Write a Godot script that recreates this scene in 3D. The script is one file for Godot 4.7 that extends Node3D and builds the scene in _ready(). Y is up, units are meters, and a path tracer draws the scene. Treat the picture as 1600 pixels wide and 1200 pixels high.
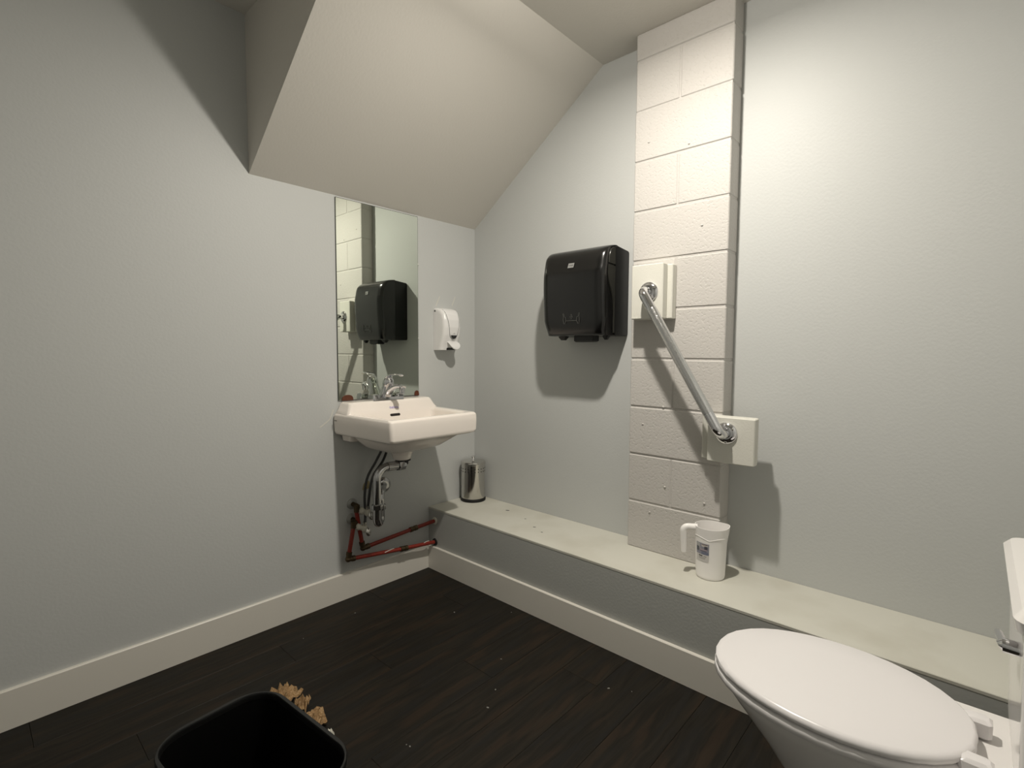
extends Node3D

# ---------------------------------------------------------------- mesh builder
class Shape:
	var t := PackedVector3Array()
	var uv := PackedVector2Array()
	var start := 0

	func tri(a: Vector3, b: Vector3, c: Vector3, ua := Vector2.ZERO, ub := Vector2.ZERO, uc := Vector2.ZERO) -> void:
		if (b - a).cross(c - a).length_squared() < 1e-18:
			return
		t.append(a); t.append(b); t.append(c)
		uv.append(ua); uv.append(ub); uv.append(uc)

	func quad(a: Vector3, b: Vector3, c: Vector3, d: Vector3, flat_uv := false) -> void:
		if flat_uv:
			tri(a, b, c, Vector2(0, 1), Vector2(1, 1), Vector2(1, 0))
			tri(a, c, d, Vector2(0, 1), Vector2(1, 0), Vector2(0, 0))
		else:
			tri(a, b, c)
			tri(a, c, d)

	func begin() -> void:
		start = t.size()

	func fix() -> void:
		var o := Vector3.ZERO
		for i in range(start, t.size()):
			o += t[i]
		o /= maxf(1.0, t.size() - start)
		var v := 0.0
		for i in range(start, t.size(), 3):
			v += (t[i] - o).dot((t[i + 1] - o).cross(t[i + 2] - o))
		if v > 0.0:
			for i in range(start, t.size(), 3):
				var s := t[i + 1]; t[i + 1] = t[i + 2]; t[i + 2] = s
				var q := uv[i + 1]; uv[i + 1] = uv[i + 2]; uv[i + 2] = q

	func loft(loops: Array, cap_a := true, cap_b := true) -> void:
		begin()
		for k in loops.size() - 1:
			var p: PackedVector3Array = loops[k]
			var q: PackedVector3Array = loops[k + 1]
			var n := p.size()
			for i in n:
				var j := (i + 1) % n
				quad(p[i], p[j], q[j], q[i])
		if cap_a:
			cap(loops[0], false)
		if cap_b:
			cap(loops[-1], true)
		fix()

	func cap(l: PackedVector3Array, ahead: bool) -> void:
		var c := Vector3.ZERO
		for v in l:
			c += v
		c /= l.size()
		for i in l.size():
			var j := (i + 1) % l.size()
			if ahead:
				tri(c, l[i], l[j])
			else:
				tri(c, l[j], l[i])

	# box with chamfered edges
	func box(c: Vector3, s: Vector3, b := 0.002, turn := Basis()) -> void:
		var h := s / 2
		b = minf(b, minf(h.x, minf(h.y, h.z)) * 0.9)
		var loops := []
		for k in 4:
			var y: float = [-h.y, -h.y + b, h.y - b, h.y][k]
			var i: float = b if k == 0 or k == 3 else 0.0
			var l := PackedVector3Array()
			var hx := h.x - i
			var hz := h.z - i
			var cb := b
			for v in [Vector2(hx - cb, hz), Vector2(hx, hz - cb), Vector2(hx, -hz + cb), Vector2(hx - cb, -hz), Vector2(-hx + cb, -hz), Vector2(-hx, -hz + cb), Vector2(-hx, hz - cb), Vector2(-hx + cb, hz)]:
				l.append(c + turn * Vector3(v.x, y, v.y))
			loops.append(l)
		loft(loops)

	func tube(path: PackedVector3Array, r, sides := 14, caps := true, squash := 1.0, up := Vector3.UP) -> void:
		var loops := []
		var n := path.size()
		var side := Vector3.ZERO
		for k in n:
			var d := (path[mini(k + 1, n - 1)] - path[maxi(k - 1, 0)]).normalized()
			if k == 0:
				side = d.cross(up if absf(d.dot(up)) < 0.95 else Vector3.RIGHT).normalized()
			else:
				side = (side - d * side.dot(d)).normalized()
			var w := d.cross(side).normalized()
			var rr: float = r[k] if r is Array else r
			var l := PackedVector3Array()
			for i in sides:
				var a := TAU * i / sides
				l.append(path[k] + side * cos(a) * rr + w * sin(a) * rr * squash)
			loops.append(l)
		loft(loops, caps, caps)

	func lathe(profile: Array, at: Vector3, sides := 28, turn := Basis(), caps := true) -> void:
		var loops := []
		for p in profile:
			var l := PackedVector3Array()
			for i in sides:
				var a := TAU * i / sides
				l.append(at + turn * Vector3(cos(a) * maxf(p[0], 0.00005), p[1], sin(a) * maxf(p[0], 0.00005)))
			loops.append(l)
		loft(loops, caps, caps)

	# polygon (in x,y of turn) pushed along turn's z
	func extrude(poly: PackedVector2Array, depth: float, at: Vector3, turn := Basis(), bevel := 0.0) -> void:
		var loops := []
		var c := Vector2.ZERO
		for v in poly:
			c += v
		c /= poly.size()
		for k in 4:
			var z: float = [0.0, bevel, depth - bevel, depth][k]
			var l := PackedVector3Array()
			for v in poly:
				var q := v
				if (k == 0 or k == 3) and bevel > 0:
					q = v + (c - v).normalized() * bevel
				l.append(at + turn * Vector3(q.x, q.y, z))
			loops.append(l)
		loft(loops)

	func ball(at: Vector3, r: Vector3, turn := Basis(), n := 12) -> void:
		var prof := []
		for k in n + 1:
			var a := -PI / 2 + PI * k / n
			prof.append([cos(a), sin(a)])
		lathe(prof, at, 20, turn * Basis.from_scale(r))

	func mesh(angle := 42.0) -> ArrayMesh:
		var n := t.size() / 3
		var fn := PackedVector3Array()
		var at := {}
		for f in n:
			fn.append((t[f * 3 + 2] - t[f * 3]).cross(t[f * 3 + 1] - t[f * 3]))
			for k in 3:
				var key := Vector3i((t[f * 3 + k] * 20000.0).round())
				if not at.has(key):
					at[key] = PackedInt32Array()
				at[key].append(f)
		var lim := cos(deg_to_rad(angle))
		var nn := PackedVector3Array()
		for f in n:
			var u := fn[f].normalized()
			for k in 3:
				var s := Vector3.ZERO
				for g in at[Vector3i((t[f * 3 + k] * 20000.0).round())]:
					if fn[g].normalized().dot(u) > lim:
						s += fn[g]
				nn.append(s.normalized() if s.length() > 0 else u)
		var arr := []
		arr.resize(Mesh.ARRAY_MAX)
		arr[Mesh.ARRAY_VERTEX] = t
		arr[Mesh.ARRAY_NORMAL] = nn
		arr[Mesh.ARRAY_TEX_UV] = uv
		var am := ArrayMesh.new()
		am.add_surface_from_arrays(Mesh.PRIMITIVE_TRIANGLES, arr)
		return am


# ---------------------------------------------------------------- scene helpers
var mats := {}

func tag(o: Node, label: String, category := "", group := "", kind := "") -> Node:
	if label:
		o.set_meta("label", label)
	if category:
		o.set_meta("category", category)
	if group:
		o.set_meta("group", group)
	if kind:
		o.set_meta("kind", kind)
	return o

func numbered(called: String) -> String:
	if not has_node(called):
		return called
	var i := 1
	while has_node("%s_%03d" % [called, i]):
		i += 1
	return "%s_%03d" % [called, i]

func thing(called: String, label: String, category: String, at := Vector3.ZERO, group := "", kind := "") -> Node3D:
	var o := Node3D.new()
	o.name = numbered(called)
	add_child(o)
	o.position = at
	tag(o, label, category, group, kind)
	return o

# a part; its shape is given in world coordinates and moved under its thing
func part(called: String, s: Shape, m: Material, parent: Node3D, label := "", angle := 42.0) -> MeshInstance3D:
	var o := MeshInstance3D.new()
	o.name = called
	var base := parent.position
	var up: Node = parent.get_parent()
	if up != self and up is Node3D:
		base += up.position
	if base != Vector3.ZERO:
		for i in s.t.size():
			s.t[i] -= base
	o.mesh = s.mesh(angle)
	o.material_override = m
	parent.add_child(o, true)
	var i := 1
	var want := called
	while parent.find_children(want, "", false, false).any(func(c): return c != o):
		want = "%s_%03d" % [called, i]
		i += 1
	o.name = want
	if label:
		o.set_meta("label", label)
	return o

func struct(called: String, s: Shape, m: Material, label: String, category: String) -> MeshInstance3D:
	var o := MeshInstance3D.new()
	o.name = called
	o.mesh = s.mesh()
	o.material_override = m
	add_child(o)
	tag(o, label, category, "", "structure")
	return o

func paint(c: Color, rough: float, spec := 0.5) -> StandardMaterial3D:
	var m := StandardMaterial3D.new()
	m.albedo_color = c
	m.roughness = rough
	m.metallic_specular = spec
	return m

func metal(c: Color, rough: float) -> StandardMaterial3D:
	var m := paint(c, rough)
	m.metallic = 1.0
	return m

func noise_tex(freq: float, sd: int, oct := 3, size := 512) -> NoiseTexture2D:
	var n := FastNoiseLite.new()
	n.seed = sd
	n.frequency = freq
	n.fractal_octaves = oct
	var x := NoiseTexture2D.new()
	x.width = size
	x.height = size
	x.seamless = true
	x.noise = n
	return x

func relief(m: StandardMaterial3D, tex: Texture2D, cm: float, scale: float) -> StandardMaterial3D:
	m.heightmap_enabled = true
	m.heightmap_texture = tex
	m.heightmap_scale = cm
	m.uv1_triplanar = true
	m.uv1_world_triplanar = true
	m.uv1_scale = Vector3.ONE * scale
	return m

func grime(m: StandardMaterial3D, freq: float, sd: int, low: Color, scale: float) -> StandardMaterial3D:
	var x := noise_tex(freq, sd, 5)
	var g := Gradient.new()
	g.set_color(0, low)
	g.set_color(1, Color.WHITE)
	g.set_offset(0, 0.15)
	g.set_offset(1, 0.6)
	x.color_ramp = g
	m.albedo_texture = x
	m.uv1_triplanar = true
	m.uv1_world_triplanar = true
	m.uv1_scale = Vector3.ONE * scale
	return m

func round_poly(pts: PackedVector2Array, r: float, k := 5) -> PackedVector2Array:
	var out := PackedVector2Array()
	var n := pts.size()
	for i in n:
		var p := pts[i]
		var a := pts[(i + n - 1) % n] - p
		var b := pts[(i + 1) % n] - p
		var rr := minf(r, minf(a.length(), b.length()) * 0.49)
		var pa := p + a.normalized() * rr
		var pb := p + b.normalized() * rr
		for j in k + 1:
			var s := float(j) / k
			# a weight of 0.8 at the corner keeps the arc close to a circle
			var w := 0.75
			var den := (1 - s) * (1 - s) + 2 * w * s * (1 - s) + s * s
			out.append((pa * (1 - s) * (1 - s) + p * 2 * w * s * (1 - s) + pb * s * s) / den)
	return out

func bend(pts: Array, r: float, k := 7) -> PackedVector3Array:
	var out := PackedVector3Array([pts[0]])
	for i in range(1, pts.size() - 1):
		var p: Vector3 = pts[i]
		var a: Vector3 = pts[i - 1] - p
		var b: Vector3 = pts[i + 1] - p
		var rr := minf(r, minf(a.length(), b.length()) * 0.49)
		var pa := p + a.normalized() * rr
		var pb := p + b.normalized() * rr
		for j in k + 1:
			var s := float(j) / k
			var w := 0.72
			var den := (1 - s) * (1 - s) + 2 * w * s * (1 - s) + s * s
			out.append((pa * (1 - s) * (1 - s) + p * 2 * w * s * (1 - s) + pb * s * s) / den)
	out.append(pts[-1])
	return out

func spline(pts: Array, step := 8) -> PackedVector3Array:
	var out := PackedVector3Array()
	for i in pts.size() - 1:
		var p0: Vector3 = pts[maxi(i - 1, 0)]
		var p1: Vector3 = pts[i]
		var p2: Vector3 = pts[i + 1]
		var p3: Vector3 = pts[mini(i + 2, pts.size() - 1)]
		for j in step:
			out.append(p1.cubic_interpolate(p2, p0, p3, float(j) / step))
	out.append(pts[-1])
	return out

func level(p: PackedVector2Array, y: float) -> PackedVector3Array:
	var l := PackedVector3Array()
	for v in p:
		l.append(Vector3(v.x, y, v.y))
	return l

# a rounded trapezoid at one height: back x0 (half width h0), front x1 (half width h1)
func ring(x0: float, x1: float, h0: float, h1: float, zc: float, y: float, r: float) -> PackedVector3Array:
	return level(round_poly(PackedVector2Array([Vector2(x0, zc - h0), Vector2(x1, zc - h1), Vector2(x1, zc + h1), Vector2(x0, zc + h0)]), r, 6), y)

func facing(dir: Vector3) -> Basis:  # y axis along dir
	dir = dir.normalized()
	var x := dir.cross(Vector3(0.3, 0.2, 0.9)).normalized()
	return Basis(x, dir, x.cross(dir))

# ---------------------------------------------------------------- measures of the room
const CEIL := 2.4729      # ceiling height
const KNEE := 1.8696      # where the slope meets the sink wall
const SLOPE_X := 0.8465   # where the slope meets the ceiling
const SLOPE_END := 1.226  # the slope stops here
const LEDGE_Y := 0.3332
const LEDGE_Z := 0.3424
const BASE := 0.1266
const PIER_L := 1.0669
const PIER_R := 1.4602
const PIER_Z := 0.0907
const COURSE := 0.2032
const ROOM_X := 2.46
const ROOM_Z := 2.62
const LIGHT := Color(1.0, 0.972, 0.925)
const ENERGY := 1.24
const LAMP := Vector3(1.385, 2.428, 0.855)

var rng := RandomNumberGenerator.new()


func _ready() -> void:
	rng.seed = 11
	# camera
	var cam := Camera3D.new()
	cam.name = "camera"
	cam.position = Vector3(2.163, 1.173, 2.0417)
	cam.rotation = Vector3(-0.0635, 0.7407, 0.0054)
	cam.fov = rad_to_deg(2.0 * atan(600.0 / 794.876))
	cam.near = 0.02
	cam.current = true
	add_child(cam)
	# sky and exposure
	var env := Environment.new()
	env.background_mode = Environment.BG_COLOR
	env.background_color = Color(0.02, 0.02, 0.022)
	env.tonemap_mode = Environment.TONE_MAPPER_LINEAR
	env.tonemap_exposure = 1.0
	env.sdfgi_enabled = true
	env.ssao_enabled = true
	env.ssil_enabled = true
	var we := WorldEnvironment.new()
	we.name = "environment"
	we.environment = env
	add_child(we)
	make_materials()
	make_lamp()
	make_room()
	make_floor()
	make_pier()
	make_ledge_and_baseboards()
	make_mirror()
	make_sink()
	make_faucet()
	make_drain()
	make_supply()
	make_towel_dispenser()
	make_soap_dispenser()
	make_grab_bar()
	make_toilet()
	make_waste_bin()
	make_can()
	make_jug()
	make_litter()


func make_materials() -> void:
	var stipple := noise_tex(0.06, 3, 3)
	mats.wall = relief(paint(Color(0.765, 0.772, 0.765), 0.5, 0.4), stipple, 0.022, 2.5)
	mats.slope = relief(paint(Color(0.845, 0.83, 0.80), 0.6, 0.4), stipple, 0.03, 2.5)
	mats.white_wall = paint(Color(0.765, 0.752, 0.735), 0.5, 0.4)
	var pits := noise_tex(0.045, 8, 5)
	var g := Gradient.new()
	g.set_color(0, Color(0, 0, 0))
	g.set_color(1, Color(1, 1, 1))
	g.add_point(0.22, Color(0.55, 0.55, 0.55))
	g.add_point(0.42, Color(0.9, 0.9, 0.9))
	pits.color_ramp = g
	relief(mats.white_wall, pits, 0.14, 3.2)
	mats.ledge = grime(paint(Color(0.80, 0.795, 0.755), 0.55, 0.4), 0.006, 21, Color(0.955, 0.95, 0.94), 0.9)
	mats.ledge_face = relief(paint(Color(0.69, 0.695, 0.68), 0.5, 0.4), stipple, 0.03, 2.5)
	mats.trim = paint(Color(0.87, 0.855, 0.82), 0.38)
	mats.sub_floor = paint(Color(0.05, 0.045, 0.04), 0.8)
	mats.chrome = metal(Color(0.86, 0.86, 0.87), 0.07)
	mats.chrome_old = metal(Color(0.70, 0.70, 0.70), 0.1)
	mats.wall_plate = paint(Color(0.60, 0.60, 0.585), 0.35)
	mats.steel = metal(Color(0.80, 0.79, 0.77), 0.13)
	var pn := noise_tex(0.09, 5, 2, 256)
	mats.peened = relief(metal(Color(0.84, 0.84, 0.84), 0.2), pn, 0.05, 14.0)
	mats.porcelain = paint(Color(0.945, 0.915, 0.885), 0.12, 0.5)
	mats.porcelain_white = paint(Color(0.90, 0.89, 0.88), 0.12, 0.5)
	mats.seat = paint(Color(0.88, 0.87, 0.87), 0.25)
	mats.black_gloss = paint(Color(0.028, 0.028, 0.028), 0.24)
	mats.black_gloss.clearcoat_enabled = true
	mats.black_gloss.clearcoat = 0.35
	mats.black_gloss.clearcoat_roughness = 0.2
	mats.black_side = paint(Color(0.02, 0.02, 0.019), 0.4)
	mats.smoke_panel = paint(Color(0.18, 0.18, 0.165), 0.22)
	mats.black_rubber = paint(Color(0.05, 0.045, 0.045), 0.6)
	mats.white_plastic = paint(Color(0.92, 0.915, 0.91), 0.3)
	mats.soap_side = paint(Color(0.84, 0.835, 0.83), 0.4)
	mats.dark_slot = paint(Color(0.10, 0.07, 0.06), 0.7)
	mats.grey_line = paint(Color(0.30, 0.30, 0.30), 0.6)
	mats.window_dark = paint(Color(0.13, 0.13, 0.13), 0.2)
	mats.red = grime(paint(Color(0.55, 0.17, 0.11), 0.5), 0.05, 31, Color(0.7, 0.65, 0.62), 6.0)
	mats.brass = metal(Color(0.36, 0.31, 0.24), 0.5)
	mats.valve = grime(paint(Color(0.90, 0.89, 0.84), 0.4), 0.06, 14, Color(0.6, 0.58, 0.52), 18.0)
	mats.hose = paint(Color(0.22, 0.22, 0.22), 0.4)
	mats.wood_paint = relief(paint(Color(0.83, 0.825, 0.79), 0.5, 0.4), stipple, 0.03, 4.0)
	mats.rust = grime(paint(Color(0.40, 0.20, 0.10), 0.55), 0.05, 61, Color(0.45, 0.4, 0.38), 20.0)
	mats.mirror = metal(Color(0.87, 0.895, 0.855), 0.0)
	mats.glass_edge = paint(Color(0.12, 0.15, 0.13), 0.2)
	mats.bin = paint(Color(0.012, 0.012, 0.012), 0.5, 0.3)
	mats.bin_rim = paint(Color(0.06, 0.062, 0.06), 0.42)
	mats.kraft = grime(paint(Color(0.68, 0.575, 0.44), 0.85, 0.2), 0.03, 9, Color(0.7, 0.62, 0.5), 9.0)
	mats.print_white = paint(Color(0.80, 0.80, 0.78), 0.5)
	mats.badge = paint(Color(0.56, 0.56, 0.55), 0.45)
	mats.icon = paint(Color(0.29, 0.29, 0.28), 0.5)
	mats.print_grey = paint(Color(0.30, 0.30, 0.29), 0.5)
	mats.lilac = paint(Color(0.76, 0.72, 0.83), 0.3)
	mats.tag_yellow = paint(Color(0.66, 0.61, 0.46), 0.7)
	mats.scuff = paint(Color(0.84, 0.83, 0.79), 0.6)
	mats.jug = paint(Color(0.965, 0.955, 0.945), 0.35)
	mats.lint = paint(Color(0.50, 0.49, 0.47), 0.9)


# ---------------------------------------------------------------- lamp on the ceiling (above the frame)
func make_lamp() -> void:
	var t := thing("ceiling_lamp", "small white dome bulb in a round white holder on the flat ceiling", "lamp", Vector3(LAMP.x, CEIL, LAMP.z))
	var s := Shape.new()
	s.lathe([[0.062, CEIL], [0.062, CEIL - 0.008], [0.056, CEIL - 0.014], [0.044, CEIL - 0.020], [0.041, LAMP.y + 0.012], [0.039, LAMP.y + 0.009]], Vector3(LAMP.x, 0, LAMP.z))
	part("lampholder", s, mats.porcelain_white, t)
	s = Shape.new()
	var prof := []
	for k in 13:
		var a := deg_to_rad(16.0 - 106.0 * k / 12.0)
		prof.append([0.038 * cos(a), LAMP.y + 0.038 * sin(a)])
	s.lathe(prof, Vector3(LAMP.x, 0, LAMP.z), 24)
	var m := paint(Color(1, 0.98, 0.94), 0.4)
	m.emission_enabled = true
	m.emission = Color(1.0, 0.95, 0.88)
	m.emission_energy_multiplier = 6.0
	part("bulb", s, m, t)
	# the dome shines down twice as strongly as sideways: a round light and a downward one of the same size
	var l := OmniLight3D.new()
	l.name = "bulb_light"
	l.position = Vector3(0, LAMP.y - CEIL, 0)
	l.light_color = LIGHT
	l.light_energy = ENERGY * 0.27
	l.light_size = 0.03
	l.omni_range = 8.0
	l.omni_attenuation = 2.0
	l.shadow_enabled = true
	t.add_child(l)
	var d := AreaLight3D.new()
	d.name = "bulb_face_light"
	d.position = Vector3(0, LAMP.y - 0.041 - CEIL, 0)
	d.rotation.x = -PI / 2
	d.area_size = Vector2(0.06, 0.06)
	d.light_color = LIGHT
	d.light_energy = ENERGY * 2.2
	d.area_range = 8.0
	d.shadow_enabled = true
	t.add_child(d)


# ---------------------------------------------------------------- room shell
func slab(a: Vector3, b: Vector3) -> Shape:
	var s := Shape.new()
	s.box((a + b) / 2, b - a, 0.0005)
	return s

func make_room() -> void:
	var wl := struct("wall_left", slab(Vector3(-0.12, -0.06, -0.12), Vector3(0, CEIL + 0.1, ROOM_Z + 0.12)), mats.wall, "pale grey painted wall behind the sink and mirror", "wall")
	struct("wall_back", slab(Vector3(-0.0, -0.06, -0.12), Vector3(ROOM_X + 0.12, CEIL + 0.1, 0)), mats.wall, "pale grey wall carrying the black towel dispenser", "wall")
	struct("wall_right", slab(Vector3(ROOM_X, -0.06, 0.0), Vector3(ROOM_X + 0.12, CEIL + 0.1, ROOM_Z + 0.12)), mats.wall, "pale grey wall behind the toilet tank", "wall")
	struct("wall_front", slab(Vector3(0, -0.06, ROOM_Z), Vector3(ROOM_X, CEIL + 0.1, ROOM_Z + 0.12)), mats.wall, "pale grey wall opposite the towel dispenser", "wall")
	struct("ceiling", slab(Vector3(0, CEIL, 0), Vector3(ROOM_X, CEIL + 0.1, ROOM_Z)), mats.slope, "flat off-white ceiling beside the slope", "ceiling")
	var s := Shape.new()
	var loops := []
	for z in [0.0, SLOPE_END]:
		loops.append(PackedVector3Array([Vector3(0, KNEE, z), Vector3(SLOPE_X, CEIL, z), Vector3(0, CEIL, z)]))
	s.loft(loops)
	struct("ceiling_slope", s, mats.slope, "sloping boxed-in ceiling above the mirror", "ceiling")
	# thin bead of caulk along the knee and the corner
	# scuffs on the paint of the sink wall
	for p in [[Vector3(0, 0.829, 0.951), Vector3(0, 0.862, 0.904), Vector3(0, 0.904, 0.885)], [Vector3(0, 1.416, 0.286), Vector3(0, 1.445, 0.272), Vector3(0, 1.469, 0.259)], [Vector3(0, 1.424, 0.173), Vector3(0, 1.45, 0.160), Vector3(0, 1.475, 0.150)]]:
		s = Shape.new()
		s.tube(spline(p), 0.0022, 6, true, 0.25, Vector3.RIGHT)
		part("scuff", s, mats.scuff, wl, "pale curved scuff in the paint")
	# greyish mark of an old patch under the sink
	s = Shape.new()
	s.extrude(round_poly(PackedVector2Array([Vector2(-0.745, 0.50), Vector2(-0.70, 0.505), Vector2(-0.705, 0.545), Vector2(-0.735, 0.535)]), 0.008, 2), 0.0012, Vector3(0, 0, 0), Basis(Vector3(0, 0, -1), Vector3(0, 1, 0), Vector3(1, 0, 0)))
	part("wall_patch", s, mats.tag_yellow, wl, "small yellowish patch on the wall under the sink")


func make_floor() -> void:
	var fl := Node3D.new()
	fl.name = "floor"
	add_child(fl)
	tag(fl, "dark brown wood-look plank floor", "floor", "", "structure")
	var s := Shape.new()
	s.box(Vector3(ROOM_X / 2, -0.035, ROOM_Z / 2), Vector3(ROOM_X, 0.06, ROOM_Z), 0.0005)
	part("underlay", s, mats.sub_floor, fl)
	# wood-grain prints for the planks
	var looks := []
	for v in 6:
		var im := Image.create(128, 1024, false, Image.FORMAT_RGB8)
		var n := FastNoiseLite.new(); n.seed = 40 + v; n.frequency = 0.02; n.fractal_octaves = 4
		var n2 := FastNoiseLite.new(); n2.seed = 80 + v; n2.frequency = 0.011; n2.fractal_octaves = 3
		var n3 := FastNoiseLite.new(); n3.seed = 120 + v; n3.frequency = 0.16; n3.fractal_octaves = 2
		for y in 1024:
			for x in 128:
				var wob := n2.get_noise_2d(x * 0.6, y * 0.35) * 14.0
				var a := n.get_noise_2d((x + wob) * 2.6, y * 0.10)
				var b := n3.get_noise_2d((x + wob) * 1.5, y * 0.035)
				var c := n2.get_noise_2d(x * 1.6 + 300.0, y * 0.22)
				var k := clampf(0.5 + a * 0.55 + b * 0.32, 0.0, 1.0)
				var dark := Color(0.092, 0.084, 0.070)
				var light := Color(0.185, 0.165, 0.135)
				var col := dark.lerp(light, k * (0.72 + 0.05 * (v % 3)))
				if c > 0.12:
					col = col.lerp(Color(0.205, 0.155, 0.115), minf(0.5, (c - 0.12) * 2.0))
				elif c < -0.15:
					col = col.lerp(Color(0.12, 0.12, 0.12), minf(0.5, (-c - 0.15) * 2.0))
				im.set_pixel(x, y, col)
		var m := paint(Color.WHITE, 0.5, 0.28)
		m.albedo_texture = ImageTexture.create_from_image(im)
		looks.append(m)
	var w := 0.152
	var x := 0.012
	var row := 0
	while x < ROOM_X:
		var x1 := minf(x + w, ROOM_X)
		var z := LEDGE_Z
		var cut := fmod(0.41 * row + 0.25, 1.0) * 1.21 + 0.08
		while z < ROOM_Z:
			var z1 := minf(z + cut, ROOM_Z)
			if ROOM_Z - z1 < 0.1:
				z1 = ROOM_Z
			s = Shape.new()
			var b := 0.0009
			var top := -0.0
			var a0 := Vector3(x + 0.0003, top - b, z + 0.0003)
			var a1 := Vector3(x1 - 0.0003, top - b, z1 - 0.0003)
			var c := [Vector3(a0.x + b, top, a0.z + b), Vector3(a1.x - b, top, a0.z + b), Vector3(a1.x - b, top, a1.z - b), Vector3(a0.x + b, top, a1.z - b)]
			var e := [a0, Vector3(a1.x, top - b, a0.z), a1, Vector3(a0.x, top - b, a1.z)]
			var v0 := 0.0
			var v1: float = (z1 - z) / 1.21
			s.tri(c[0], c[1], c[2], Vector2(0, v0), Vector2(1, v0), Vector2(1, v1))
			s.tri(c[0], c[2], c[3], Vector2(0, v0), Vector2(1, v1), Vector2(0, v1))
			for i in 4:
				var j := (i + 1) % 4
				s.quad(e[i], e[j], c[j], c[i])
				s.quad(e[i] - Vector3(0, 0.004, 0), e[j] - Vector3(0, 0.004, 0), e[j], e[i])
			part("plank", s, looks[rng.randi() % 6], fl, "", 20.0)
			z = z1
			cut = 1.21
		x = x1
		row += 1


func make_pier() -> void:
	var p := Node3D.new()
	p.name = "wall_pier"
	add_child(p)
	tag(p, "white painted concrete-block pier beside the towel dispenser", "pier", "", "structure")
	var s := Shape.new()
	s.box(Vector3((PIER_L + PIER_R) / 2, (LEDGE_Y + CEIL) / 2, PIER_Z / 2 - 0.002), Vector3(PIER_R - PIER_L - 0.006, CEIL - LEDGE_Y, PIER_Z - 0.004), 0.0005)
	part("mortar", s, mats.white_wall, p)
	var g := 0.0035
	var mid := (PIER_L + PIER_R) / 2 - 0.006
	for k in 11:
		var y0 := LEDGE_Y + k * COURSE + (g if k else 0.0)
		var y1 := minf(LEDGE_Y + (k + 1) * COURSE - g, CEIL)
		var spans := [[PIER_L, PIER_R]] if k % 2 == 0 else [[PIER_L, mid - g * 0.7], [mid + g * 0.7, PIER_R]]
		for q in spans:
			s = Shape.new()
			var j := rng.randf_range(-0.0012, 0.0012)
			var o := rng.randf_range(-0.0012, 0.0008)
			s.box(Vector3((q[0] + q[1]) / 2.0 + j * 0.5, (y0 + y1) / 2, PIER_Z / 2 + o / 2), Vector3(q[1] - q[0], y1 - y0, PIER_Z + o), 0.0032)
			part("block", s, mats.white_wall, p, "", 30.0)
	# small crumbs of mortar stuck under the paint
	for c in [[1.235, 0.62], [1.40, 0.585], [1.17, 0.50], [1.13, 0.87], [1.12, 1.45], [1.13, 2.03], [1.30, 1.98], [1.22, 0.95], [1.36, 1.66]]:
		s = Shape.new()
		s.ball(Vector3(c[0], c[1], PIER_Z), Vector3(0.005, 0.004, 0.004), Basis(), 5)
		part("mortar_crumb", s, mats.white_wall, p)


func make_ledge_and_baseboards() -> void:
	var s := Shape.new()
	s.box(Vector3(ROOM_X / 2, (LEDGE_Y - 0.012) / 2, (LEDGE_Z - 0.001) / 2), Vector3(ROOM_X, LEDGE_Y - 0.012, LEDGE_Z - 0.001), 0.001)
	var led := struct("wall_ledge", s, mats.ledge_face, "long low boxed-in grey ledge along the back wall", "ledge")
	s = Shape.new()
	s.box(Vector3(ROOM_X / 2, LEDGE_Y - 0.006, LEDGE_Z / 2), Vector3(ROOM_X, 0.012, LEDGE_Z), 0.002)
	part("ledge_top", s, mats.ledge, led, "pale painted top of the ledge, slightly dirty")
	# a few chips and marks on the ledge top
	for c in [[0.36, 0.10, 0.012], [0.63, 0.20, 0.008], [0.70, 0.23, 0.006], [0.52, 0.14, 0.006]]:
		s = Shape.new()
		s.ball(Vector3(c[0], LEDGE_Y, c[1]), Vector3(c[2], 0.0012, c[2] * 0.5), Basis(Vector3.UP, 0.4), 5)
		part("dirt_spot", s, mats.print_grey, led, "small grey stain on the ledge top")
	var prof := func(x: float, y: float) -> PackedVector2Array:
		return PackedVector2Array([Vector2(0, 0.001), Vector2(x, 0.001), Vector2(x, y - 0.003), Vector2(x - 0.003, y), Vector2(0, y)])
	s = Shape.new()
	s.extrude(prof.call(0.013, BASE), ROOM_Z - LEDGE_Z, Vector3(0, 0, LEDGE_Z), Basis())
	struct("baseboard_left", s, mats.trim, "white baseboard under the sink along the left wall", "baseboard")
	s = Shape.new()
	s.extrude(prof.call(0.013, BASE), ROOM_X - 0.013, Vector3(0.013, 0, LEDGE_Z), Basis(Vector3(0, 0, 1), Vector3(0, 1, 0), Vector3(1, 0, 0)))
	struct("baseboard_back", s, mats.trim, "white baseboard along the foot of the ledge", "baseboard")
	s = Shape.new()
	s.extrude(prof.call(0.013, BASE), ROOM_Z - LEDGE_Z - 0.013, Vector3(ROOM_X, 0, LEDGE_Z + 0.013), Basis(Vector3(-1, 0, 0), Vector3(0, 1, 0), Vector3(0, 0, 1)))
	struct("baseboard_right", s, mats.trim, "white baseboard behind the toilet", "baseboard")


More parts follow.
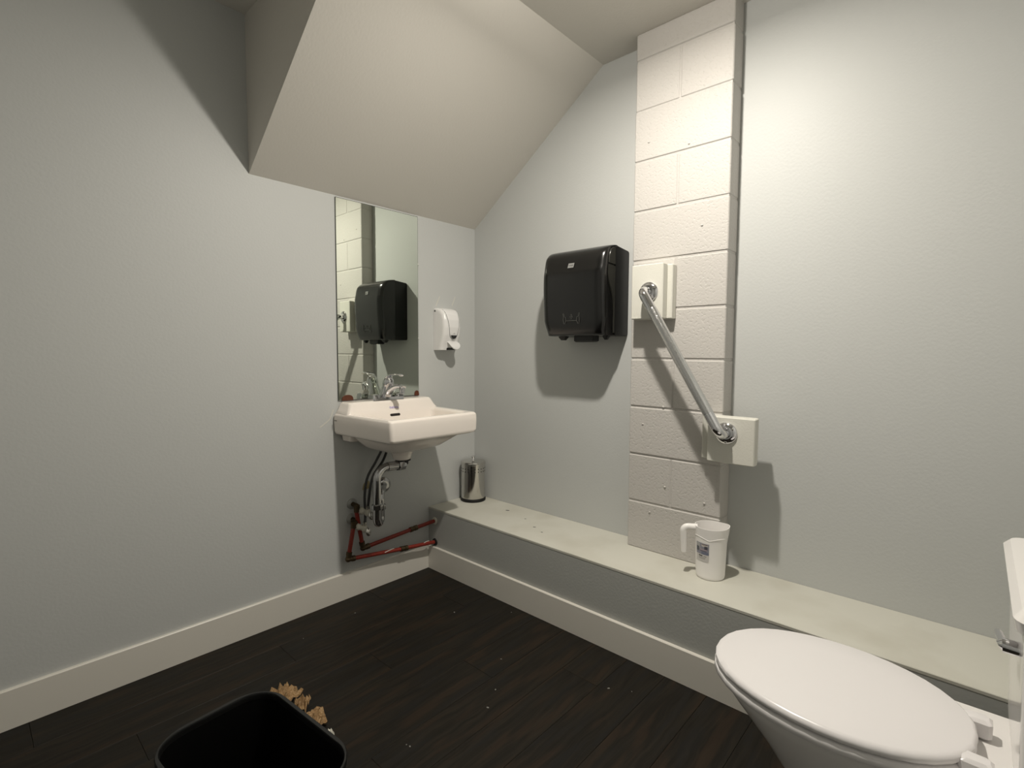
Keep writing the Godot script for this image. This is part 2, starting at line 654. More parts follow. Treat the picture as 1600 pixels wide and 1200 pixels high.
# ---------------------------------------------------------------- mirror
func make_mirror() -> void:
	var y0 := 0.943; var y1 := 1.862; var z0 := 0.407; var z1 := 0.863
	var t := thing("wall_mirror", "tall frameless rectangular mirror on the grey wall above the sink", "mirror", Vector3(0, y0, (z0 + z1) / 2))
	var s := Shape.new()
	s.box(Vector3(0.0028, (y0 + y1) / 2, (z0 + z1) / 2), Vector3(0.0054, y1 - y0, z1 - z0), 0.0008)
	part("backing", s, mats.glass_edge, t)
	s = Shape.new()
	s.quad(Vector3(0.0059, y0 + 0.002, z1 - 0.002), Vector3(0.0059, y0 + 0.002, z0 + 0.002), Vector3(0.0059, y1 - 0.002, z0 + 0.002), Vector3(0.0059, y1 - 0.002, z1 - 0.002))
	part("mirror_glass", s, mats.mirror, t)
	for z in [z1 - 0.046, z0 + 0.014]:
		s = Shape.new()
		var pl := PackedVector2Array()
		for k in 13:
			var a := PI * k / 12.0
			pl.append(Vector2((0.029 if z > z0 + 0.1 else 0.014) * signf(cos(a)) * pow(absf(cos(a)), 0.8), 0.026 * pow(sin(a), 0.7)))
		s.extrude(pl, 0.004, Vector3(0.0055, y0 - 0.001, z), Basis(Vector3(0, 0, 1), Vector3(0, 1, 0), Vector3(1, 0, 0)), 0.0012)
		part("corner_clip", s, mats.rust, t, "rounded rusty brown clip at the mirror's bottom edge")
	for y in [1.62, 1.24]:
		s = Shape.new()
		s.box(Vector3(0.005, y, z0 - 0.001), Vector3(0.006, 0.008, 0.008), 0.001)
		part("edge_clip", s, mats.print_white, t)


# ---------------------------------------------------------------- sink
func make_sink() -> void:
	var zc := 0.622
	var t := thing("wall_sink", "off-white ceramic wall-hung sink with a raised back under the mirror", "sink", Vector3(0, 0.66, zc))
	var s := Shape.new()
	s.loft([
		ring(0.085, 0.235, 0.09, 0.085, zc, 0.704, 0.06),
		ring(0.065, 0.265, 0.125, 0.11, zc, 0.713, 0.07),
		ring(0.045, 0.32, 0.172, 0.145, zc, 0.733, 0.08),
		ring(0.03, 0.362, 0.200, 0.172, zc, 0.762, 0.08),
		ring(0.02, 0.385, 0.215, 0.188, zc, 0.786, 0.05),
		ring(0.008, 0.411, 0.250, 0.226, zc, 0.7895, 0.024),
		ring(0.003, 0.419, 0.262, 0.236, zc, 0.795, 0.016),
		ring(0.002, 0.422, 0.266, 0.241, zc, 0.806, 0.014),
		ring(0.002, 0.423, 0.268, 0.243, zc, 0.850, 0.014),
		ring(0.002, 0.422, 0.267, 0.242, zc, 0.876, 0.014),
		ring(0.003, 0.418, 0.264, 0.239, zc, 0.883, 0.014),
		ring(0.006, 0.410, 0.260, 0.237, zc, 0.887, 0.014),
		ring(0.012, 0.400, 0.252, 0.229, zc, 0.888, 0.016),
		ring(0.095, 0.391, 0.226, 0.208, zc, 0.887, 0.03),
		ring(0.100, 0.385, 0.220, 0.201, zc, 0.882, 0.034),
		ring(0.104, 0.380, 0.215, 0.197, zc, 0.872, 0.038),
		ring(0.112, 0.368, 0.205, 0.190, zc, 0.82, 0.05),
		ring(0.118, 0.352, 0.190, 0.175, zc, 0.775, 0.06),
		ring(0.130, 0.325, 0.165, 0.15, zc, 0.753, 0.06),
		ring(0.150, 0.27, 0.10, 0.09, zc, 0.744, 0.05),
		ring(0.165, 0.21, 0.02, 0.02, zc, 0.741, 0.015)])
	# raised back: ends slope outwards, top is a shelf for the faucet
	s.loft([
		ring(0.004, 0.146, 0.180, 0.176, zc, 0.765, 0.012),
		ring(0.004, 0.134, 0.222, 0.218, zc, 0.815, 0.012),
		ring(0.002, 0.120, 0.255, 0.252, zc, 0.868, 0.012),
		ring(0.002, 0.113, 0.260, 0.256, zc, 0.886, 0.014),
		ring(0.002, 0.103, 0.248, 0.243, zc, 0.905, 0.016),
		ring(0.002, 0.094, 0.239, 0.234, zc, 0.924, 0.016),
		ring(0.002, 0.090, 0.236, 0.231, zc, 0.931, 0.016),
		ring(0.004, 0.084, 0.232, 0.226, zc, 0.9365, 0.016),
		ring(0.008, 0.076, 0.226, 0.220, zc, 0.9385, 0.015)])
	# drain boss and the two hidden wall lugs
	s.lathe([[0.060, 0.716], [0.058, 0.700], [0.050, 0.688], [0.044, 0.672], [0.042, 0.662], [0.036, 0.658]], Vector3(0.155, 0, zc))
	for z in [zc + 0.165, zc - 0.165]:
		s.loft([ring(0.002, 0.055, 0.045, 0.04, z, 0.752, 0.018), ring(0.002, 0.075, 0.062, 0.055, z, 0.760, 0.018), ring(0.002, 0.09, 0.07, 0.065, z, 0.80, 0.018)])
	part("basin", s, mats.porcelain, t, "", 50.0)
	# overflow slot and faded maker's print on the sloping back
	var face := Basis(Vector3(0, 0, -1), Vector3(-0.42, 0.91, 0).normalized(), Vector3(0.91, 0.42, 0).normalized())
	s = Shape.new()
	s.extrude(round_poly(PackedVector2Array([Vector2(-0.028, -0.006), Vector2(0.028, -0.006), Vector2(0.028, 0.006), Vector2(-0.028, 0.006)]), 0.006, 4), 0.003, Vector3(0.1178, 0.869, 0.633), face, 0.0004)
	part("overflow_slot", s, mats.dark_slot, t, "dark overflow slot")
	s = Shape.new()
	for q in [[-0.021, 0.005, 0.012], [-0.012, 0.004, 0.009], [-0.004, 0.006, 0.012], [0.005, 0.004, 0.009], [0.013, 0.005, 0.010], [0.021, 0.004, 0.008]]:
		s.extrude(round_poly(PackedVector2Array([Vector2(q[0] - q[1], -0.004), Vector2(q[0] + q[1], -0.004), Vector2(q[0] + q[1], q[2] - 0.004), Vector2(q[0] - q[1], q[2] - 0.004)]), 0.003, 3), 0.0008, Vector3(0.1045, 0.9015, 0.628), face)
	part("faded_print", s, mats.lilac, t, "faded lilac maker's print")
	s = Shape.new()
	s.box(Vector3(0.03, 0.857, zc + 0.2695), Vector3(0.018, 0.003, 0.003), 0.0005)
	part("side_mark", s, mats.print_grey, t)
	s = Shape.new()
	s.lathe([[0.0001, 0.746], [0.016, 0.746], [0.021, 0.745], [0.022, 0.741]], Vector3(0.187, 0, zc))
	part("drain_ring", s, mats.chrome, t)


func make_faucet() -> void:
	var zc := 0.640
	var x := 0.056
	var y := 0.9385
	var t := thing("faucet", "chrome single-lever faucet on the back shelf of the sink", "faucet", Vector3(x, y, zc))
	var s := Shape.new()
	s.loft([ring(x - 0.027, x + 0.029, 0.090, 0.088, zc, y, 0.012), ring(x - 0.027, x + 0.029, 0.090, 0.088, zc, y + 0.010, 0.012), ring(x - 0.023, x + 0.024, 0.084, 0.082, zc, y + 0.014, 0.012)])
	for e in [-1, 1]:
		var z: float = zc + 0.068 * e
		s.loft([ring(x - 0.025, x + 0.027, 0.020, 0.020, z, y + 0.008, 0.006), ring(x - 0.023, x + 0.024, 0.018, 0.017, z, y + 0.026, 0.006), ring(x - 0.018, x + 0.018, 0.013, 0.012, z, y + 0.030, 0.006)])
	part("base_plate", s, mats.chrome, t, "", 35.0)
	s = Shape.new()
	s.lathe([[0.034, 0.012], [0.030, 0.030], [0.026, 0.050], [0.0245, 0.072], [0.0255, 0.075], [0.0255, 0.078]], Vector3(x - 0.012, y, zc), 24, Basis(Vector3.BACK, -0.34))
	part("column", s, mats.chrome, t)
	s = Shape.new()
	var sp := spline([Vector3(x + 0.005, y + 0.022, zc), Vector3(x + 0.035, y + 0.050, zc - 0.003), Vector3(x + 0.075, y + 0.066, zc - 0.008), Vector3(x + 0.105, y + 0.068, zc - 0.012), Vector3(x + 0.122, y + 0.062, zc - 0.014)], 6)
	var rr := []
	for k in sp.size():
		rr.append(lerpf(0.024, 0.0145, minf(1.0, k / (sp.size() - 6.0))))
	s.tube(sp, rr, 18, true, 0.62)
	part("spout", s, mats.chrome, t)
	s = Shape.new()
	s.lathe([[0.0135, 0.014], [0.0135, 0.004], [0.012, 0.002], [0.0115, -0.012], [0.010, -0.013]], Vector3(x + 0.113, y + 0.046, zc - 0.013), 20)
	part("aerator", s, mats.chrome, t)
	# lever: a domed cap that runs into a flat blade over the spout
	s = Shape.new()
	s.lathe([[0.0262, 0.0], [0.0268, 0.008], [0.0262, 0.018], [0.0225, 0.030], [0.0145, 0.038], [0.004, 0.0415]], Vector3(x - 0.012 + 0.026, y + 0.0735, zc), 24, Basis(Vector3.BACK, -0.34))
	var lv := spline([Vector3(x + 0.018, y + 0.100, zc), Vector3(x + 0.034, y + 0.116, zc - 0.002), Vector3(x + 0.064, y + 0.123, zc - 0.005), Vector3(x + 0.098, y + 0.124, zc - 0.008), Vector3(x + 0.114, y + 0.118, zc - 0.010)], 6)
	var lr := []
	for k in lv.size():
		lr.append(lerpf(0.021, 0.0135, k / (lv.size() - 1.0)) if k < lv.size() - 2 else 0.011)
	s.tube(lv, lr, 16, true, 0.26)
	part("lever_handle", s, mats.chrome, t, "", 60.0)
	s = Shape.new()
	s.ball(Vector3(x + 0.046, y + 0.088, zc), Vector3(0.002, 0.003, 0.003), Basis(), 6)
	part("lever_screw", s, mats.print_grey, t)
	s = Shape.new()
	s.tube(PackedVector3Array([Vector3(x - 0.022, y + 0.012, zc + 0.012), Vector3(x - 0.022, y + 0.05, zc + 0.012)]), 0.0022, 8)
	s.ball(Vector3(x - 0.022, y + 0.052, zc + 0.012), Vector3(0.004, 0.005, 0.004))
	part("pop_up_rod", s, mats.chrome, t)


# ---------------------------------------------------------------- waste pipe
func make_drain() -> void:
	var z := 0.615
	var x := 0.155
	var t := thing("drain_pipe", "chrome bent waste pipe with a trap hanging under the sink", "drain pipe", Vector3(x, 0.36, 0.72))
	var s := Shape.new()
	s.lathe([[0.034, 0.660], [0.036, 0.657], [0.036, 0.652], [0.026, 0.650], [0.024, 0.634]], Vector3(x, 0, z), 24)
	part("washer", s, mats.black_rubber, t)
	s = Shape.new()
	s.lathe([[0.0275, -0.034], [0.0285, -0.030], [0.0285, 0.0], [0.0275, 0.003], [0.021, 0.004]], Vector3(x, 0.634, z), 8, facing(Vector3(0, 0, -1)))
	part("elbow_nut", s, mats.chrome_old, t, "", 25.0)
	s = Shape.new()
	s.tube(bend([Vector3(x, 0.634, z + 0.01), Vector3(x, 0.634, 0.760), Vector3(x, 0.44, 0.760)], 0.055, 12), 0.0185, 20)
	s.tube(PackedVector3Array([Vector3(x, 0.634, z + 0.03), Vector3(x, 0.634, z + 0.09)]), 0.0215, 20)
	part("tailpiece", s, mats.chrome_old, t)
	s = Shape.new()
	s.lathe([[0.022, 0.0], [0.0265, 0.003], [0.0265, 0.022], [0.022, 0.025]], Vector3(x, 0.445, 0.760), 10)
	part("slip_nut", s, mats.chrome_old, t, "", 25.0)
	s = Shape.new()
	var b := Vector3(x - 0.034, 0, 0.722)
	var u := PackedVector3Array()
	u.append(Vector3(x, 0.455, 0.760))
	var c := (Vector3(x, 0, 0.760) + b) / 2
	var rad := (Vector3(x, 0, 0.760) - b) / 2
	for k in 15:
		var a := PI * k / 14.0
		u.append(c + rad * cos(a) + Vector3(0, 0.402 - rad.length() * sin(a) * 1.05, 0))
	u.append(b + Vector3(0, 0.43, 0))
	s.tube(u, 0.0205, 20)
	part("trap_bend", s, mats.chrome_old, t, "", 60.0)
	s = Shape.new()
	s.lathe([[0.022, 0.0], [0.0275, 0.003], [0.0275, 0.022], [0.022, 0.026]], b + Vector3(0, 0.428, 0), 10)
	part("slip_nut", s, mats.chrome_old, t, "", 25.0)
	s = Shape.new()
	s.tube(bend([b + Vector3(0, 0.44, 0), b + Vector3(0, 0.505, 0), Vector3(0.0, 0.505, 0.625)], 0.045, 9), 0.0185, 18)
	part("wall_tube", s, mats.chrome_old, t)
	s = Shape.new()
	s.lathe([[0.040, 0.0], [0.038, 0.006], [0.028, 0.012], [0.022, 0.013]], Vector3(0.0, 0.505, 0.625), 24, Basis(Vector3(0, 1, 0), Vector3(1, 0, 0), Vector3(0, 0, -1)))
	part("escutcheon", s, mats.chrome_old, t)


# ---------------------------------------------------------------- water supply
func make_supply() -> void:
	var x := 0.05
	var runs := [
		["red plastic water pipe, the upper of two along the wall under the sink", Vector3(x, 0.425, 0.806), Vector3(x, 0.238, 0.774), Vector3(x, 0.257, 0.480), Vector3(0.055, 0.266, 0.3425)],
		["red plastic water pipe with white paint smears, lower one just above the baseboard", Vector3(x + 0.0, 0.352, 0.822), Vector3(x, 0.207, 0.851), Vector3(x, 0.169, 0.541), Vector3(0.055, 0.150, 0.3425)]]
	for k in 2:
		var r: Array = runs[k]
		var a: Vector3 = r[1]; var b: Vector3 = r[2]; var c: Vector3 = r[3]; var d: Vector3 = r[4]
		var t := thing("water_pipe", r[0], "pipe", b, "red supply pipes")
		for q in [[a, b], [b, c], [c, d]]:
			var s := Shape.new()
			s.tube(PackedVector3Array([q[0], q[1]]), 0.0098, 14)
			part("red_tube", s, mats.red, t)
		var s2 := Shape.new()
		s2.ball(b, Vector3.ONE * 0.0135)
		for e in [a, c]:
			var dir: Vector3 = (e - b).normalized()
			s2.tube(PackedVector3Array([b, b + dir * 0.018, b + dir * 0.019, b + dir * 0.033, b + dir * 0.034]), [0.012, 0.012, 0.0135, 0.0135, 0.0115], 14)
		part("elbow_fitting", s2, mats.brass, t, "dull brass elbow")
		s2 = Shape.new()
		var cd := (d - c).normalized()
		s2.tube(PackedVector3Array([c - cd * 0.022, c - cd * 0.021, c - cd * 0.005, c - cd * 0.004, c + cd * 0.004, c + cd * 0.005, c + cd * 0.021, c + cd * 0.022]), [0.0115, 0.0135, 0.0135, 0.0112, 0.0112, 0.0135, 0.0135, 0.0115], 14)
		part("coupling", s2, mats.brass, t, "dull brass coupling")
		s2 = Shape.new()
		s2.lathe([[0.020, 0.0], [0.019, 0.004], [0.014, 0.007], [0.0105, 0.007]], d, 20, Basis(Vector3(1, 0, 0), Vector3(0, 0, 1), Vector3(0, -1, 0)))
		part("escutcheon", s2, [mats.valve, mats.black_rubber][k], t)
		if k == 1:
			for q in [[0.66, 0.60, 0.0], [0.42, 0.375, 0.6]]:
				s2 = Shape.new()
				var pts := []
				for i in 5:
					var z: float = lerpf(q[0], q[1], i / 4.0)
					var yy := lerpf(0.207, 0.169, (0.851 - z) / 0.31) if z > 0.541 else lerpf(0.169, 0.150, (0.541 - z) / 0.2)
					var an: float = 0.2 + 0.35 * i + q[2]
					pts.append(Vector3(x + 0.0098 * cos(an), yy + 0.0098 * sin(an), z))
				s2.tube(spline(pts, 4), 0.0026, 6, true, 0.7)
				part("paint_smear", s2, mats.scuff, t, "white paint smear on the red tube")
	# two stop valves stubbed out of the wall
	var vs := [["upper corroded stop valve with an oval handle on the wall under the sink", Vector3(0, 0.448, 0.800), Vector3(x, 0.432, 0.803), Vector3(0.066, 0.408, 0.755)],
		["lower corroded stop valve with an oval handle, nearest the crossing red pipes", Vector3(0, 0.376, 0.803), Vector3(x, 0.360, 0.820), Vector3(0.066, 0.335, 0.772)]]
	for k in 2:
		var v: Array = vs[k]
		var w: Vector3 = v[1]; var e: Vector3 = v[2]; var h: Vector3 = v[3]
		var t := thing("stop_valve", v[0], "valve", w, "stop valves")
		var s := Shape.new()
		s.lathe([[0.026, 0.0], [0.025, 0.005], [0.014, 0.010], [0.010, 0.010]], w, 22, Basis(Vector3(0, 1, 0), Vector3(1, 0, 0), Vector3(0, 0, -1)))
		part("escutcheon", s, mats.wall_plate, t)
		s = Shape.new()
		s.tube(bend([w, Vector3(x, w.y, w.z), e + Vector3(0, 0.004, 0)], 0.012), 0.0105, 14)
		s.tube(PackedVector3Array([e + Vector3(0, 0.02, 0), e + Vector3(0, -0.012, 0)]), 0.0135, 12)
		part("elbow_fitting", s, mats.brass, t)
		s = Shape.new()
		var dir := (h - e).normalized()
		s.tube(PackedVector3Array([e, e + dir * 0.012, e + dir * 0.013, e + dir * 0.030, e + dir * 0.031, e + dir * 0.044]), [0.0105, 0.0105, 0.016, 0.016, 0.012, 0.012], 10)
		s.ball(h + dir * 0.0, Vector3(0.016, 0.018, 0.016))
		s.tube(PackedVector3Array([h, h + Vector3(0, 0.026, 0)]), 0.009, 10)
		part("valve_body", s, mats.valve, t, "whitish corroded valve body")
		s = Shape.new()
		s.tube(PackedVector3Array([h, h + Vector3(0.022, -0.006, 0.0)]), 0.005, 8)
		s.ball(h + Vector3(0.026, -0.008, -0.002), Vector3(0.0075, 0.021, 0.013), Basis(Vector3(0, 0, 1), 0.2))
		part("oval_handle", s, mats.steel, t)
		# flexible hose up to the faucet
		var hs := thing("supply_hose", ["dark flexible supply hose from the upper stop valve to the faucet", "dark flexible supply hose from the lower stop valve to the faucet"][k], "hose", h, "supply hoses")
		s = Shape.new()
		var pts := [h + Vector3(0, 0.022, 0), Vector3(0.072, 0.475, 0.752), Vector3(0.082, 0.54, 0.748), Vector3(0.080, 0.59, 0.728), Vector3(0.062, 0.645, 0.665), Vector3(0.05, 0.71, 0.63), Vector3(0.05, 0.80, 0.625)]
		if k == 1:
			pts = [h + Vector3(0, 0.022, 0), Vector3(0.050, 0.40, 0.758), Vector3(0.036, 0.49, 0.752), Vector3(0.034, 0.57, 0.734), Vector3(0.038, 0.64, 0.690), Vector3(0.050, 0.71, 0.660), Vector3(0.050, 0.80, 0.655)]
		s.tube(spline(pts, 7), 0.0062, 12)
		part("hose_body", s, mats.hose, hs)
		s = Shape.new()
		s.tube(PackedVector3Array([h + Vector3(0, 0.016, 0), h + Vector3(0.001, 0.034, 0)]), 0.0095, 6)
		part("hose_nut", s, mats.steel, hs, "", 20.0)


# ---------------------------------------------------------------- paper towel dispenser
func make_towel_dispenser() -> void:
	var x0 := 0.662; var x1 := 0.998
	var yb := 1.245; var yt := 1.633
	var t := thing("towel_dispenser", "large glossy black paper towel dispenser mounted on the back wall", "towel dispenser", Vector3((x0 + x1) / 2, yb, 0))
	# side profile (z, y): back part is the case, front part the cover
	var cover := PackedVector2Array([Vector2(0.095, yt), Vector2(0.125, yt - 0.001), Vector2(0.150, yt - 0.007), Vector2(0.172, yt - 0.021), Vector2(0.189, yt - 0.043), Vector2(0.200, yt - 0.089), Vector2(0.206, yt - 0.12), Vector2(0.207, yt - 0.18), Vector2(0.203, yt - 0.25), Vector2(0.198, yb + 0.07), Vector2(0.190, yb + 0.03), Vector2(0.182, yb + 0.009), Vector2(0.172, yb), Vector2(0.095, yb)])
	var dense := PackedVector2Array()
	for i in cover.size() - 1:
		var p0 := cover[maxi(i - 1, 0)]; var p3 := cover[mini(i + 2, cover.size() - 1)]
		for j in 4:
			dense.append(cover[i].cubic_interpolate(cover[i + 1], p0, p3, j / 4.0))
	dense.append(cover[-1])
	var loops := []
	var ins := [[0.0, 0.030], [0.0015, 0.022], [0.005, 0.014], [0.011, 0.008], [0.019, 0.004], [0.030, 0.0015], [0.045, 0.0]]
	var xs := []
	for q in ins:
		xs.append([x0 + q[0], q[1]])
	ins.reverse()
	for q in ins:
		xs.append([x1 - 0.004 - q[0], q[1]])
	for q in xs:
		var l := PackedVector3Array()
		for v in dense:
			var f := clampf((v.x - 0.095) / 0.11, 0.0, 1.0)
			var yy := v.y
			yy = lerpf(yy, (yb + yt) / 2, f * q[1] * 0.55)
			# the sides of the cover draw in towards its bottom edge
			var low := smoothstep(0.075, 0.0, v.y - yb) * f * 0.016
			l.append(Vector3(q[0] + (low if q[0] < (x0 + x1) / 2 else -low), yy, v.x - q[1] * f))
		loops.append(l)
	var s := Shape.new()
	s.loft(loops)
	part("front_cover", s, mats.black_gloss, t, "glossy curved black front cover", 40.0)
	s = Shape.new()
	var back := round_poly(PackedVector2Array([Vector2(0.0, yb), Vector2(0.0, yt - 0.013), Vector2(0.110, yt - 0.001), Vector2(0.110, yb + 0.001)]), 0.010, 4)
	loops = []
	for q in [[x0 + 0.004, 0.004], [x0 + 0.001, 0.0], [x1 - 0.005, 0.0], [x1, 0.005]]:
		var l := PackedVector3Array()
		for v in back:
			l.append(Vector3(q[0], lerpf(v.y, (yb + yt) / 2, q[1] * 2.0), v.x))
		loops.append(l)
	s.loft(loops)
	part("back_case", s, mats.black_side, t, "dull black wall case")
	# smoky level window on the right side, in two pieces
	var turn := Basis(Vector3(0, 0, 1), Vector3(0, 1, 0), Vector3(-1, 0, 0))
	var up := PackedVector2Array([Vector2(0.112, yt - 0.085), Vector2(0.112, yt - 0.014), Vector2(0.128, yt - 0.012), Vector2(0.150, yt - 0.024), Vector2(0.160, yt - 0.05), Vector2(0.163, yt - 0.082)])
	s = Shape.new()
	s.extrude(up, 0.006, Vector3(x1 - 0.0005, 0, 0), turn, 0.0015)
	part("side_window", s, mats.smoke_panel, t, "smoky grey side window")
	var lo := PackedVector2Array([Vector2(0.112, yt - 0.092), Vector2(0.164, yt - 0.089), Vector2(0.166, yt - 0.125), Vector2(0.158, yt - 0.16), Vector2(0.138, yt - 0.20), Vector2(0.124, yt - 0.235), Vector2(0.119, yt - 0.275), Vector2(0.119, yb + 0.012), Vector2(0.112, yb + 0.012)])
	s = Shape.new()
	var loops2 := []
	for k in 2:
		var l := PackedVector3Array()
		for v in lo:
			l.append(Vector3(x1 - 0.006 + 0.0055 * k, v.y, v.x))
		loops2.append(l)
	# concave outline: triangulate the faces
	for l in loops2:
		var ix := Geometry2D.triangulate_polygon(lo)
		for i in range(0, ix.size(), 3):
			s.tri(l[ix[i]], l[ix[i + 1]], l[ix[i + 2]])
	for i in lo.size():
		var j := (i + 1) % lo.size()
		s.quad(loops2[0][i], loops2[0][j], loops2[1][j], loops2[1][i])
	part("side_window", s, mats.smoke_panel, t, "smoky grey side window", 20.0)
	# paper outlet and the two bumps under the case
	s = Shape.new()
	s.loft([ring(0.80, 0.905, 0.026, 0.026, 0.112, yb + 0.012, 0.006), ring(0.80, 0.905, 0.026, 0.026, 0.112, yb - 0.022, 0.006), ring(0.806, 0.899, 0.020, 0.020, 0.112, yb - 0.027, 0.006)])
	part("paper_outlet", s, mats.black_side, t)
	for q in [[0.735, 0.022], [0.965, 0.013]]:
		s = Shape.new()
		s.loft([ring(q[0] - q[1], q[0] + q[1], 0.014, 0.014, 0.125, yb + 0.004, 0.004), ring(q[0] - q[1], q[0] + q[1], 0.013, 0.013, 0.125, yb - 0.004, 0.004), ring(q[0] - q[1] * 0.45, q[0] + q[1] * 0.45, 0.008, 0.008, 0.125, yb - 0.018, 0.003)])
		part("bottom_bump", s, mats.black_side, t)
	# the maker's badge on the front
	var bx := 0.827
	var by := 1.551
	s = Shape.new()
	s.extrude(PackedVector2Array([Vector2(-0.017, -0.0105), Vector2(0.014, -0.0105), Vector2(0.017, 0.0105), Vector2(-0.014, 0.0105)]), 0.0016, Vector3(bx, by, 0.2005), Basis(Vector3.RIGHT, -0.22), 0.0003)
	part("badge", s, mats.badge, t, "small pale slanted maker badge")
	var tm := TextMesh.new()
	var sf := SystemFont.new()
	sf.font_names = PackedStringArray(["Droid Sans"])
	sf.font_weight = 700
	tm.font = sf
	tm.text = "TORK"
	tm.font_size = 32
	tm.pixel_size = 0.00030
	tm.depth = 0.0006
	var txt := MeshInstance3D.new()
	txt.name = "badge_lettering"
	txt.mesh = tm
	txt.material_override = mats.print_grey
	t.add_child(txt)
	txt.position = Vector3(bx, by, 0.2023) - t.position
	txt.rotation.x = -0.22
	# hands-and-towel pictogram, outlined in grey
	var iz := 0.2012
	var cx := 0.831
	var cy := 1.323
	s = Shape.new()
	var line := func(pts: Array):
		var v := PackedVector3Array()
		for q in pts:
			v.append(Vector3(cx + q[0], cy + q[1], iz + (cy + q[1] - 1.335) * 0.045))
		s.tube(v, 0.0012, 5)
	line.call([[-0.030, -0.012], [0.030, -0.012]])
	line.call([[-0.006, 0.003], [0.0, 0.016], [0.006, 0.003], [-0.006, 0.003]])
	line.call([[-0.004, -0.004], [0.004, -0.004]])
	for e in [-1.0, 1.0]:
		line.call([[0.040 * e, -0.026], [0.044 * e, -0.008], [0.042 * e, 0.006], [0.045 * e, 0.020], [0.041 * e, 0.021], [0.036 * e, 0.004], [0.030 * e, 0.004], [0.028 * e, -0.010], [0.034 * e, -0.022], [0.034 * e, -0.026]])
	part("pictogram", s, mats.icon, t, "grey outline of two hands pulling a towel down")


